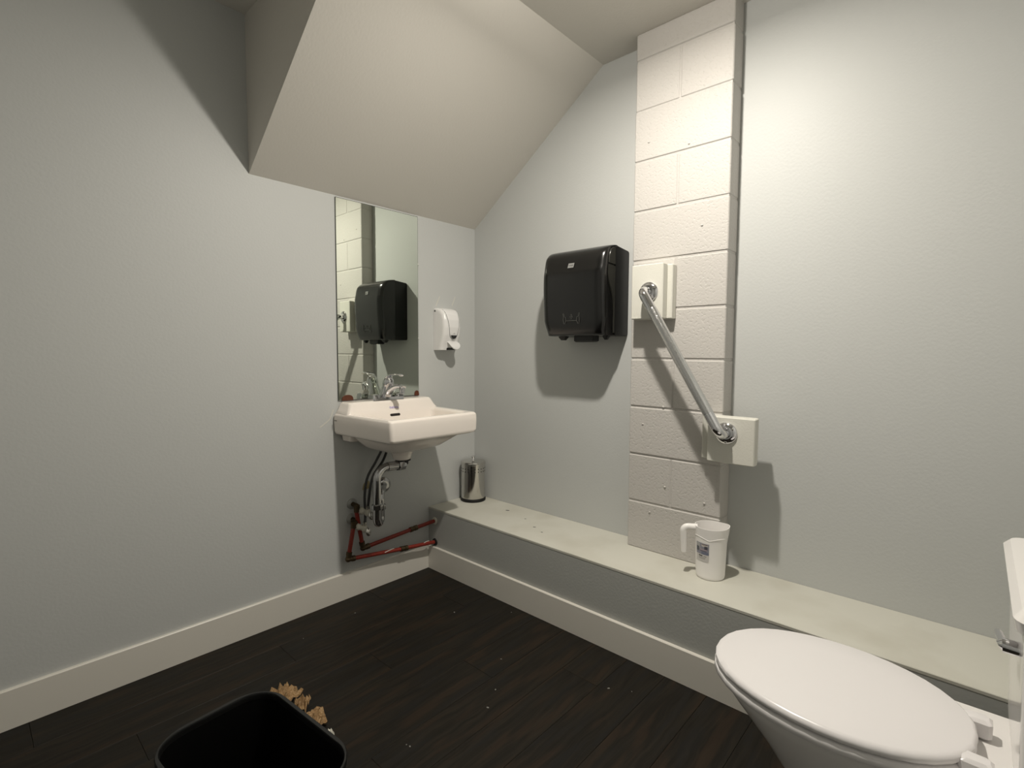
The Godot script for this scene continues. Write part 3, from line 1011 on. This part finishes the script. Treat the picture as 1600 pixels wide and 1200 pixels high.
# ---------------------------------------------------------------- soap dispenser
func make_soap_dispenser() -> void:
	var za := 0.182; var zb := 0.302
	var zm := (za + zb) / 2
	var yb := 1.180; var yt := 1.404
	var t := thing("soap_dispenser", "white push soap dispenser with a dark window, fixed between mirror and corner", "soap dispenser", Vector3(0, yb, zm))
	# front outline of the body, height -> depth from the wall
	var fy := [yb, yb + 0.02, yb + 0.045, yb + 0.055, yb + 0.08, yb + 0.12, yb + 0.16, yb + 0.19, yb + 0.208, yb + 0.219, yt]
	var fx := [0.062, 0.067, 0.0755, 0.0795, 0.088, 0.0935, 0.090, 0.080, 0.066, 0.046, 0.020]
	var front := func(y: float) -> float:
		for i in fy.size() - 1:
			if y <= fy[i + 1]:
				return lerpf(fx[i], fx[i + 1], clampf((y - fy[i]) / (fy[i + 1] - fy[i]), 0.0, 1.0))
		return fx[-1]
	var loops := []
	var insets := [[0.0, 0.022, 0.010], [0.0015, 0.014, 0.005], [0.006, 0.007, 0.002], [0.014, 0.0025, 0.0], [0.026, 0.0, 0.0]]
	var cols := []
	for q in insets:
		cols.append([za + q[0], q[1], q[2]])
	insets.reverse()
	for q in insets:
		cols.append([zb - q[0], q[1], q[2]])
	for c in cols:
		var l := PackedVector3Array()
		l.append(Vector3(0.001, yb, c[0]))
		for k in 41:
			var y := lerpf(yb, yt - c[2], k / 40.0)
			l.append(Vector3(maxf(0.004, front.call(minf(y + c[2] * (k / 40.0), yt)) - c[1]), y, c[0]))
		l.append(Vector3(0.001, yt - c[2], c[0]))
		loops.append(l)
	var s := Shape.new()
	s.loft(loops)
	part("body", s, mats.white_plastic, t, "", 50.0)
	# tapering front cover, with the dark joint around it
	for lay in 2:
		s = Shape.new()
		var grow := 0.0022 if lay == 0 else 0.0
		var off := 0.0008 if lay == 0 else 0.0024
		var rows := []
		for k in 31:
			var f := k / 30.0
			var y := lerpf(yb + 0.060 - grow, yt - 0.003, f)
			var half := lerpf(0.016, 0.047, pow(f, 0.62)) + grow
			if f < 0.14:
				half *= sqrt(clampf(1.0 - pow((0.14 - f) / 0.14, 2.0), 0.02, 1.0))
			var row := PackedVector3Array()
			for j in 13:
				var u := j / 6.0 - 1.0
				var z := zm - 0.004 + u * half
				var inset := 0.0
				var e := minf(z - za, zb - z)
				if e < 0.026:
					inset = lerpf(0.0, 0.0025, (0.026 - e) / 0.012)
				row.append(Vector3(front.call(y) - inset + off * (1.0 if absf(u) < 0.98 else 0.3), y, z))
			rows.append(row)
		for k in 30:
			for j in 12:
				s.quad(rows[k][j], rows[k][j + 1], rows[k + 1][j + 1], rows[k + 1][j])
		# turned-back rim gives the cover its thickness
		for j in 12:
			s.quad(rows[0][j], rows[0][j + 1], rows[0][j + 1] - Vector3(0.004, 0, 0), rows[0][j] - Vector3(0.004, 0, 0))
		for k in 30:
			for j in [0, 12]:
				s.quad(rows[k][j], rows[k + 1][j], rows[k + 1][j] - Vector3(0.004, 0, 0), rows[k][j] - Vector3(0.004, 0, 0))
		if lay == 0:
			part("cover_joint", s, mats.grey_line, t, "dark joint line around the cover")
		else:
			part("front_cover", s, mats.white_plastic, t, "", 50.0)
	# dark level window: half an ellipse, flat side up
	s = Shape.new()
	var pl := PackedVector2Array()
	for k in 13:
		var a := PI + PI * k / 12.0
		pl.append(Vector2(0.0195 * cos(a), 0.0185 * sin(a)))
	s.extrude(pl, 0.003, Vector3(0.0905, yb + 0.078, zm - 0.004), Basis(Vector3(0, 0, -1), Vector3(0.1, 0.995, 0), Vector3(1, 0, 0)), 0.0005)
	part("level_window", s, mats.window_dark, t, "dark half-oval level window")
	s = Shape.new()
	s.ball(Vector3(0.0948, yb + 0.090, zm - 0.004), Vector3(0.0008, 0.003, 0.005))
	part("embossed_mark", s, mats.soap_side, t)
	# push lever, a curved tongue under the cover
	s = Shape.new()
	var lo := []
	for k in 11:
		var f := k / 10.0
		var c := Vector3(0.066 + 0.040 * sin(f * 1.5), yb + 0.044 - 0.012 * f - 0.030 * f * f, zm - 0.008)
		var half := 0.036 * (1.0 if f < 0.45 else sqrt(maxf(0.03, 1.0 - pow((f - 0.45) / 0.56, 2.0))))
		var th := 0.0035
		var nrm := Vector3(0.35 + 0.6 * f, 0.9 - 0.5 * f, 0).normalized()
		var l := PackedVector3Array()
		for q in [[-1.0, 0.3], [-0.92, 1.0], [0.92, 1.0], [1.0, 0.3], [1.0, -0.3], [0.92, -1.0], [-0.92, -1.0], [-1.0, -0.3]]:
			l.append(c + Vector3(0, 0, q[0] * half) + nrm * th * q[1])
		lo.append(l)
	s.loft(lo)
	part("push_lever", s, mats.white_plastic, t, "", 60.0)
	s = Shape.new()
	s.box(Vector3(0.055, yb + 0.006, zm - 0.006), Vector3(0.026, 0.012, 0.06), 0.002)
	part("nozzle_slot", s, mats.window_dark, t)
	s = Shape.new()
	s.box(Vector3(0.012, yt - 0.016, zb + 0.0005), Vector3(0.010, 0.009, 0.0015), 0.0004)
	part("lock_hole", s, mats.grey_line, t)


# ---------------------------------------------------------------- grab bar on two wooden blocks
func make_grab_bar() -> void:
	var bz := PIER_Z + 0.076
	var blocks := [["stacked pale painted wooden block on the pier behind the grab bar's upper end", Vector3(1.092, 1.307, 0), Vector3(1.264, 1.521, 0), 1.106, 1.243],
		["stacked pale painted wooden block behind the grab bar's lower end at the pier edge", Vector3(1.398, 0.772, 0), Vector3(1.590, 0.938, 0), 1.434, 1.600]]
	for b in blocks:
		var lo: Vector3 = b[1]; var hi: Vector3 = b[2]
		var t := thing("mounting_block", b[0], "wooden block", Vector3((lo.x + hi.x) / 2, lo.y, PIER_Z), "grab bar blocks")
		var s := Shape.new()
		s.box(Vector3((lo.x + hi.x) / 2, (lo.y + hi.y) / 2, PIER_Z + 0.0185), Vector3(hi.x - lo.x, hi.y - lo.y, 0.037), 0.003)
		part("board", s, mats.wood_paint, t)
		s = Shape.new()
		var xa: float = b[3]
		var xb: float = b[4]
		s.box(Vector3((xa + xb) / 2, (lo.y + hi.y) / 2 + 0.001, PIER_Z + 0.057), Vector3(xb - xa, hi.y - lo.y + 0.002, 0.038), 0.003)
		part("board", s, mats.wood_paint, t)
	var a := Vector3(1.184, 1.413, bz)
	var c := Vector3(1.502, 0.882, bz)
	var g := thing("grab_bar", "chrome diagonal grab bar fixed to the block pier", "grab bar", (a + c) / 2)
	var out := Vector3(0, 0, 0.060)
	var dir := (c - a).normalized()
	var s := Shape.new()
	s.tube(bend([a, a + out, c + out, c], 0.048, 10), 0.0185, 22)
	part("bar", s, mats.chrome, g)
	s = Shape.new()
	s.tube(PackedVector3Array([a + out + dir * 0.085, a + out + dir * 0.087, c + out - dir * 0.087, c + out - dir * 0.085]), [0.0184, 0.0190, 0.0190, 0.0184], 22)
	part("peened_grip", s, mats.peened, g, "matt peened grip section")
	for p in [a, c]:
		s = Shape.new()
		s.lathe([[0.040, 0.0], [0.040, 0.003], [0.037, 0.008], [0.028, 0.013], [0.022, 0.014], [0.019, 0.014]], p, 30, Basis(Vector3(1, 0, 0), Vector3(0, 0, 1), Vector3(0, -1, 0)))
		var fl := part("flange", s, mats.chrome, g)
		for k in 3:
			var an := 0.6 + TAU * k / 3.0
			s = Shape.new()
			s.ball(p + Vector3(0.0305 * cos(an), 0.0305 * sin(an), 0.0115), Vector3(0.0048, 0.0048, 0.0022), Basis(), 6)
			for i in s.t.size():
				s.t[i] -= g.position
			var o := MeshInstance3D.new()
			o.name = "screw" if k == 0 else "screw_%03d" % k
			o.mesh = s.mesh()
			o.material_override = mats.steel
			fl.add_child(o)


# ---------------------------------------------------------------- toilet (its tip shows at the right)
func oval(cx: float, hx_front: float, hx_back: float, hz: float, zc: float, y: float, n := 36) -> PackedVector3Array:
	var l := PackedVector3Array()
	for k in n:
		var a := TAU * k / n
		var hx := hx_front if cos(a) < 0 else hx_back
		l.append(Vector3(cx + hx * cos(a), y, zc + hz * signf(sin(a)) * pow(absf(sin(a)), 0.9)))
	return l

func make_toilet() -> void:
	var zc := 0.735
	var cx := 1.96
	var t := thing("toilet", "white toilet beside the ledge with only its rounded front in view", "toilet", Vector3(2.05, 0, zc))
	var s := Shape.new()
	s.loft([
		oval(2.09, 0.20, 0.19, 0.112, zc, 0.0), oval(2.09, 0.205, 0.19, 0.117, zc, 0.012), oval(2.09, 0.195, 0.19, 0.108, zc, 0.04), oval(2.08, 0.185, 0.19, 0.100, zc, 0.13),
		oval(2.05, 0.18, 0.20, 0.108, zc, 0.20), oval(2.01, 0.19, 0.21, 0.130, zc, 0.27), oval(1.98, 0.212, 0.22, 0.155, zc, 0.33), oval(cx, 0.222, 0.235, 0.168, zc, 0.365), oval(cx, 0.236, 0.238, 0.176, zc, 0.382), oval(cx, 0.236, 0.236, 0.175, zc, 0.392),
		oval(cx, 0.205, 0.16, 0.135, zc, 0.392), oval(cx, 0.195, 0.15, 0.125, zc, 0.38), oval(cx, 0.17, 0.12, 0.105, zc, 0.30), oval(cx, 0.08, 0.06, 0.06, zc, 0.22)])
	s.loft([ring(2.10, 2.40, 0.15, 0.16, zc, 0.25, 0.04), ring(2.10, 2.43, 0.17, 0.18, zc, 0.33, 0.04), ring(2.10, 2.44, 0.18, 0.19, zc, 0.393, 0.04)])
	part("bowl", s, mats.porcelain_white, t, "", 50.0)
	s = Shape.new()
	s.loft([oval(cx, 0.254, 0.235, 0.186, zc, 0.396), oval(cx, 0.258, 0.238, 0.189, zc, 0.402), oval(cx, 0.257, 0.237, 0.188, zc, 0.412), oval(cx, 0.248, 0.23, 0.18, zc, 0.418),
		oval(cx, 0.19, 0.14, 0.12, zc, 0.417), oval(cx, 0.182, 0.13, 0.113, zc, 0.408), oval(cx, 0.184, 0.132, 0.115, zc, 0.396)], false, false)
	part("seat", s, mats.seat, t, "", 50.0)
	s = Shape.new()
	s.loft([oval(cx, 0.250, 0.235, 0.184, zc, 0.419), oval(cx, 0.256, 0.238, 0.188, zc, 0.424), oval(cx, 0.255, 0.238, 0.187, zc, 0.432), oval(cx, 0.243, 0.23, 0.178, zc, 0.439), oval(cx, 0.15, 0.15, 0.11, zc, 0.443)])
	part("lid", s, mats.seat, t, "", 50.0)
	for e in [-1, 1]:
		s = Shape.new()
		s.box(Vector3(2.195, 0.415, zc + 0.075 * e), Vector3(0.05, 0.04, 0.035), 0.006)
		part("hinge", s, mats.seat, t)
	s = Shape.new()
	s.loft([ring(2.25, 2.448, 0.20, 0.21, zc, 0.393, 0.03), ring(2.245, 2.45, 0.21, 0.22, zc, 0.42, 0.03), ring(2.235, 2.45, 0.225, 0.23, zc, 0.745, 0.03)])
	part("tank", s, mats.porcelain_white, t)
	s = Shape.new()
	s.loft([ring(2.225, 2.452, 0.235, 0.238, zc, 0.746, 0.03), ring(2.222, 2.453, 0.238, 0.24, zc, 0.765, 0.03), ring(2.232, 2.45, 0.23, 0.232, zc, 0.778, 0.03)])
	part("tank_lid", s, mats.porcelain_white, t)
	s = Shape.new()
	s.tube(PackedVector3Array([Vector3(2.24, 0.69, zc + 0.15), Vector3(2.215, 0.69, zc + 0.15), Vector3(2.212, 0.688, zc + 0.15)]), [0.012, 0.012, 0.008], 14)
	s.tube(PackedVector3Array([Vector3(2.218, 0.69, zc + 0.15), Vector3(2.212, 0.682, zc + 0.08)]), 0.006, 10)
	part("flush_lever", s, mats.chrome, t)


# ---------------------------------------------------------------- waste bin, lower left
func make_waste_bin() -> void:
	var xa := 0.83; var xb := 1.243; var za := 1.503; var zb := 1.784
	var xm := (xa + xb) / 2; var zm := (za + zb) / 2
	var t := thing("waste_bin", "black open plastic waste bin with rounded corners in the foreground", "waste bin", Vector3(xm, 0, zm))
	t.rotation.y = 0.095
	var r := func(d: float, y: float, cr: float) -> PackedVector3Array:
		return level(round_poly(PackedVector2Array([Vector2(xa + d, za + d), Vector2(xb - d, za + d), Vector2(xb - d, zb - d), Vector2(xa + d, zb - d)]), cr, 8), y)
	var s := Shape.new()
	s.loft([r.call(0.050, 0.0, 0.05), r.call(0.045, 0.006, 0.055), r.call(0.008, 0.288, 0.07), r.call(0.011, 0.288, 0.068), r.call(0.047, 0.009, 0.052), r.call(0.08, 0.007, 0.04)], true, true)
	part("body", s, mats.bin, t)
	s = Shape.new()
	s.loft([r.call(0.006, 0.283, 0.085), r.call(0.001, 0.286, 0.089), r.call(0.0, 0.296, 0.090), r.call(0.002, 0.3, 0.089), r.call(0.010, 0.3, 0.069), r.call(0.012, 0.296, 0.068), r.call(0.012, 0.284, 0.068)], false, false)
	part("rim", s, mats.bin_rim, t, "dark grey rolled rim")


func crumple(c: Vector3, sz: Vector3, sd: int, yaw: float) -> Shape:
	var n := FastNoiseLite.new()
	n.seed = sd
	n.frequency = 1.1
	var s := Shape.new()
	var grid := []
	var b := Basis(Vector3.UP, yaw)
	for i in 9:
		var row := []
		for j in 7:
			var u := i / 8.0 - 0.5
			var v := j / 6.0 - 0.5
			var h := absf(n.get_noise_2d(i * 0.45, j * 0.45)) * 1.5 + 0.3 * absf(sin(u * 6.0 + v * 2.5 + sd))
			var e := n.get_noise_2d(i * 1.1 + 50, j * 1.1) * 0.05
			row.append(c + b * Vector3((u + e) * sz.x, maxf(0.0, h) * sz.y, (v - e) * sz.z))
		grid.append(row)
	for lay in 2:
		var o := Vector3(0, 0.0012 * lay, 0)
		for i in 8:
			for j in 6:
				s.quad(grid[i][j] + o, grid[i + 1][j] + o, grid[i + 1][j + 1] + o, grid[i][j + 1] + o)
	return s

func make_litter() -> void:
	# scraps of brown paper lying on the floor behind the bin
	var defs := [["crumpled brown paper scrap on the floor, farthest left behind the waste bin", Vector3(0.500, 0.001, 1.345), Vector3(0.09, 0.05, 0.08), 3, 0.3],
		["folded brown paper scrap standing between two others behind the waste bin", Vector3(0.590, 0.001, 1.330), Vector3(0.045, 0.055, 0.075), 12, 0.9],
		["long brown paper strip on the floor just behind the black bin's rim", Vector3(0.672, 0.001, 1.318), Vector3(0.085, 0.032, 0.05), 27, -0.25]]
	for d in defs:
		var t := thing("paper_scrap", d[0], "paper scrap", d[1], "brown paper scraps")
		part("sheet", crumple(d[1], d[2], d[3], d[4]), mats.kraft, t, "", 15.0)
	var t2 := thing("paper_sliver", "thin whitish paper sliver on the floor nearest the bin's rounded corner", "paper scrap", Vector3(0.768, 0.001, 1.318))
	part("sheet", crumple(Vector3(0.768, 0.001, 1.318), Vector3(0.06, 0.010, 0.012), 41, -0.25), mats.scuff, t2, "", 15.0)
	# specks of lint on the dark floor
	var i := 0
	for q in [Vector2(0.187, 1.133), Vector2(0.158, 0.882), Vector2(0.478, 0.575), Vector2(0.665, 0.400), Vector2(0.98, 0.825), Vector2(1.024, 0.906), Vector2(0.959, 1.183), Vector2(0.972, 1.180), Vector2(1.265, 0.551), Vector2(1.333, 0.511), Vector2(0.873, 0.684)]:
		var s := Shape.new()
		var r := 0.0016 + 0.0008 * (i % 3)
		s.ball(Vector3(q.x, 0.0012, q.y), Vector3(r * 1.5, 0.0014, r), Basis(Vector3.UP, i * 1.3), 5)
		var o := MeshInstance3D.new()
		o.name = numbered("lint_speck")
		o.mesh = s.mesh()
		o.material_override = mats.lint
		add_child(o)
		tag(o, "tiny pale speck of lint lying on the dark plank floor", "lint", "lint specks on the floor")
		i += 1


# ---------------------------------------------------------------- small perforated can in the corner
func make_can() -> void:
	var c := Vector3(0.082, LEDGE_Y, 0.088)
	var r := 0.067
	var t := thing("lidded_can", "small polished steel can with a knobbed lid in the ledge corner", "bin", c)
	var s := Shape.new()
	s.lathe([[r + 0.002, 0.0], [r + 0.004, 0.003], [r + 0.004, 0.014], [r + 0.001, 0.018], [r - 0.004, 0.018]], c, 40)
	part("base_ring", s, mats.black_rubber, t, "black plastic base ring")
	s = Shape.new()
	s.lathe([[r - 0.001, 0.016], [r, 0.018], [r, 0.212], [r - 0.001, 0.213]], c, 48)
	part("body", s, mats.steel, t)
	s = Shape.new()
	s.lathe([[r + 0.0015, 0.206], [r + 0.0025, 0.208], [r + 0.0025, 0.218], [r, 0.2225], [r - 0.010, 0.224], [0.012, 0.227], [0.001, 0.227]], c, 48)
	var lid := part("lid", s, mats.steel, t)
	s = Shape.new()
	s.lathe([[0.010, 0.226], [0.007, 0.230], [0.005, 0.236], [0.009, 0.242], [0.010, 0.247], [0.006, 0.252], [0.001, 0.253]], c, 20)
	for i in s.t.size():
		s.t[i] -= c
	var kn := MeshInstance3D.new()
	kn.name = "knob"
	kn.mesh = s.mesh()
	kn.material_override = mats.chrome
	lid.add_child(kn)
	# two rows of round holes below the lid, in groups
	var disc := Shape.new()
	disc.lathe([[0.0032, -0.0006], [0.0032, 0.0004], [0.001, 0.0004]], Vector3.ZERO, 8)
	var dm := disc.mesh()
	var n := 0
	for k in 22:
		for row in 2:
			var a := TAU * (k + 0.1) / 22.0
			var d := Vector3(cos(a), 0, sin(a))
			if d.dot(Vector3(0.72, 0, 0.69)) < -0.15:
				continue
			var o := MeshInstance3D.new()
			o.name = "hole" if n == 0 else "hole_%03d" % n
			o.mesh = dm
			o.material_override = mats.black_rubber
			o.transform = Transform3D(facing(d), d * r + Vector3(0, 0.186 - 0.016 * row, 0))
			t.add_child(o)
			n += 1


# ---------------------------------------------------------------- plastic jug at the right end of the ledge
func make_jug() -> void:
	var c := Vector3(1.455, LEDGE_Y, 0.154)
	var t := thing("plastic_jug", "white plastic jug with a sticker and open handle on the ledge", "jug", c)
	var s := Shape.new()
	var loops := []
	var prof := [[0.048, 0.0], [0.0505, 0.003], [0.052, 0.012], [0.0555, 0.13], [0.0565, 0.150], [0.0580, 0.172], [0.0595, 0.190], [0.0595, 0.193], [0.0575, 0.193], [0.0560, 0.172], [0.0535, 0.13], [0.050, 0.012], [0.047, 0.006], [0.001, 0.005]]
	var spout := Vector3(0.80, 0, -0.60)
	for p in prof:
		var l := PackedVector3Array()
		for k in 48:
			var a := TAU * k / 48
			var d := Vector3(cos(a), 0, sin(a))
			var f := pow(maxf(0.0, d.dot(spout)), 8.0) * smoothstep(0.12, 0.187, p[1])
			l.append(c + d * (p[0] + 0.006 * f) + Vector3(0, p[1] + 0.004 * f, 0))
		loops.append(l)
	s.loft(loops)
	part("body", s, mats.jug, t, "", 60.0)
	# raised wavy line near the rim
	s = Shape.new()
	var wv := PackedVector3Array()
	for k in 65:
		var a := TAU * k / 64
		var y := 0.150 + 0.010 * absf(sin(a * 2.0 + 0.5))
		wv.append(c + Vector3(cos(a), 0, sin(a)) * (0.0568 + (y - 0.150) * 0.08) + Vector3(0, y, 0))
	s.tube(wv, 0.0009, 6, false)
	part("wavy_line", s, mats.jug, t)
	# handle: leaves the rim, turns down and ends free
	var hd := Vector3(-0.87, 0, 0.49)
	s = Shape.new()
	var path := bend([c + hd * 0.050 + Vector3(0, 0.183, 0), c + hd * 0.100 + Vector3(0, 0.181, 0), c + hd * 0.096 + Vector3(0, 0.085, 0)], 0.016, 8)
	var hr := []
	for k in path.size():
		hr.append(0.0118)
	hr[-1] = 0.0095
	s.tube(path, hr, 14, true, 1.1)
	part("handle", s, mats.jug, t, "", 60.0)
	# printed sticker, wrapped on the side
	var im := Image.create(64, 80, false, Image.FORMAT_RGB8)
	im.fill(Color(0.80, 0.79, 0.78))
	im.fill_rect(Rect2i(0, 0, 64, 50), Color(0.55, 0.55, 0.60))
	im.fill_rect(Rect2i(2, 2, 22, 22), Color(0.66, 0.66, 0.66))
	im.fill_rect(Rect2i(2, 18, 16, 20), Color(0.32, 0.33, 0.36))
	im.fill_rect(Rect2i(30, 3, 30, 12), Color(0.78, 0.76, 0.74))
	im.fill_rect(Rect2i(32, 4, 26, 3), Color(0.38, 0.30, 0.30))
	im.fill_rect(Rect2i(44, 12, 14, 14), Color(0.30, 0.30, 0.34))
	im.fill_rect(Rect2i(22, 26, 34, 4), Color(0.68, 0.60, 0.62))
	im.fill_rect(Rect2i(24, 33, 30, 3), Color(0.36, 0.32, 0.36))
	im.fill_rect(Rect2i(30, 38, 34, 11), Color(0.45, 0.47, 0.55))
	im.fill_rect(Rect2i(16, 54, 20, 5), Color(0.25, 0.24, 0.25))
	im.fill_rect(Rect2i(40, 56, 14, 3), Color(0.5, 0.48, 0.47))
	im.fill_rect(Rect2i(16, 63, 34, 2), Color(0.5, 0.48, 0.47))
	im.fill_rect(Rect2i(18, 68, 30, 2), Color(0.55, 0.53, 0.52))
	var lm := paint(Color.WHITE, 0.4)
	lm.albedo_texture = ImageTexture.create_from_image(im)
	s = Shape.new()
	var mid := atan2(0.85, -0.20)
	for k in 8:
		var q := []
		for e in 2:
			var f: float = (k + e) / 8.0
			var a := mid + 0.48 - 0.96 * f
			for y in [0.070, 0.138]:
				var rad: float = 0.0524 + (y - 0.012) * 0.0297 + 0.0006
				q.append([c + Vector3(cos(a) * rad, y, sin(a) * rad), Vector2(f, 1.0 - (y - 0.070) / 0.068)])
		s.tri(q[0][0], q[2][0], q[3][0], q[0][1], q[2][1], q[3][1])
		s.tri(q[0][0], q[3][0], q[1][0], q[0][1], q[3][1], q[1][1])
	part("sticker", s, lm, t, "grey and blue printed product sticker")
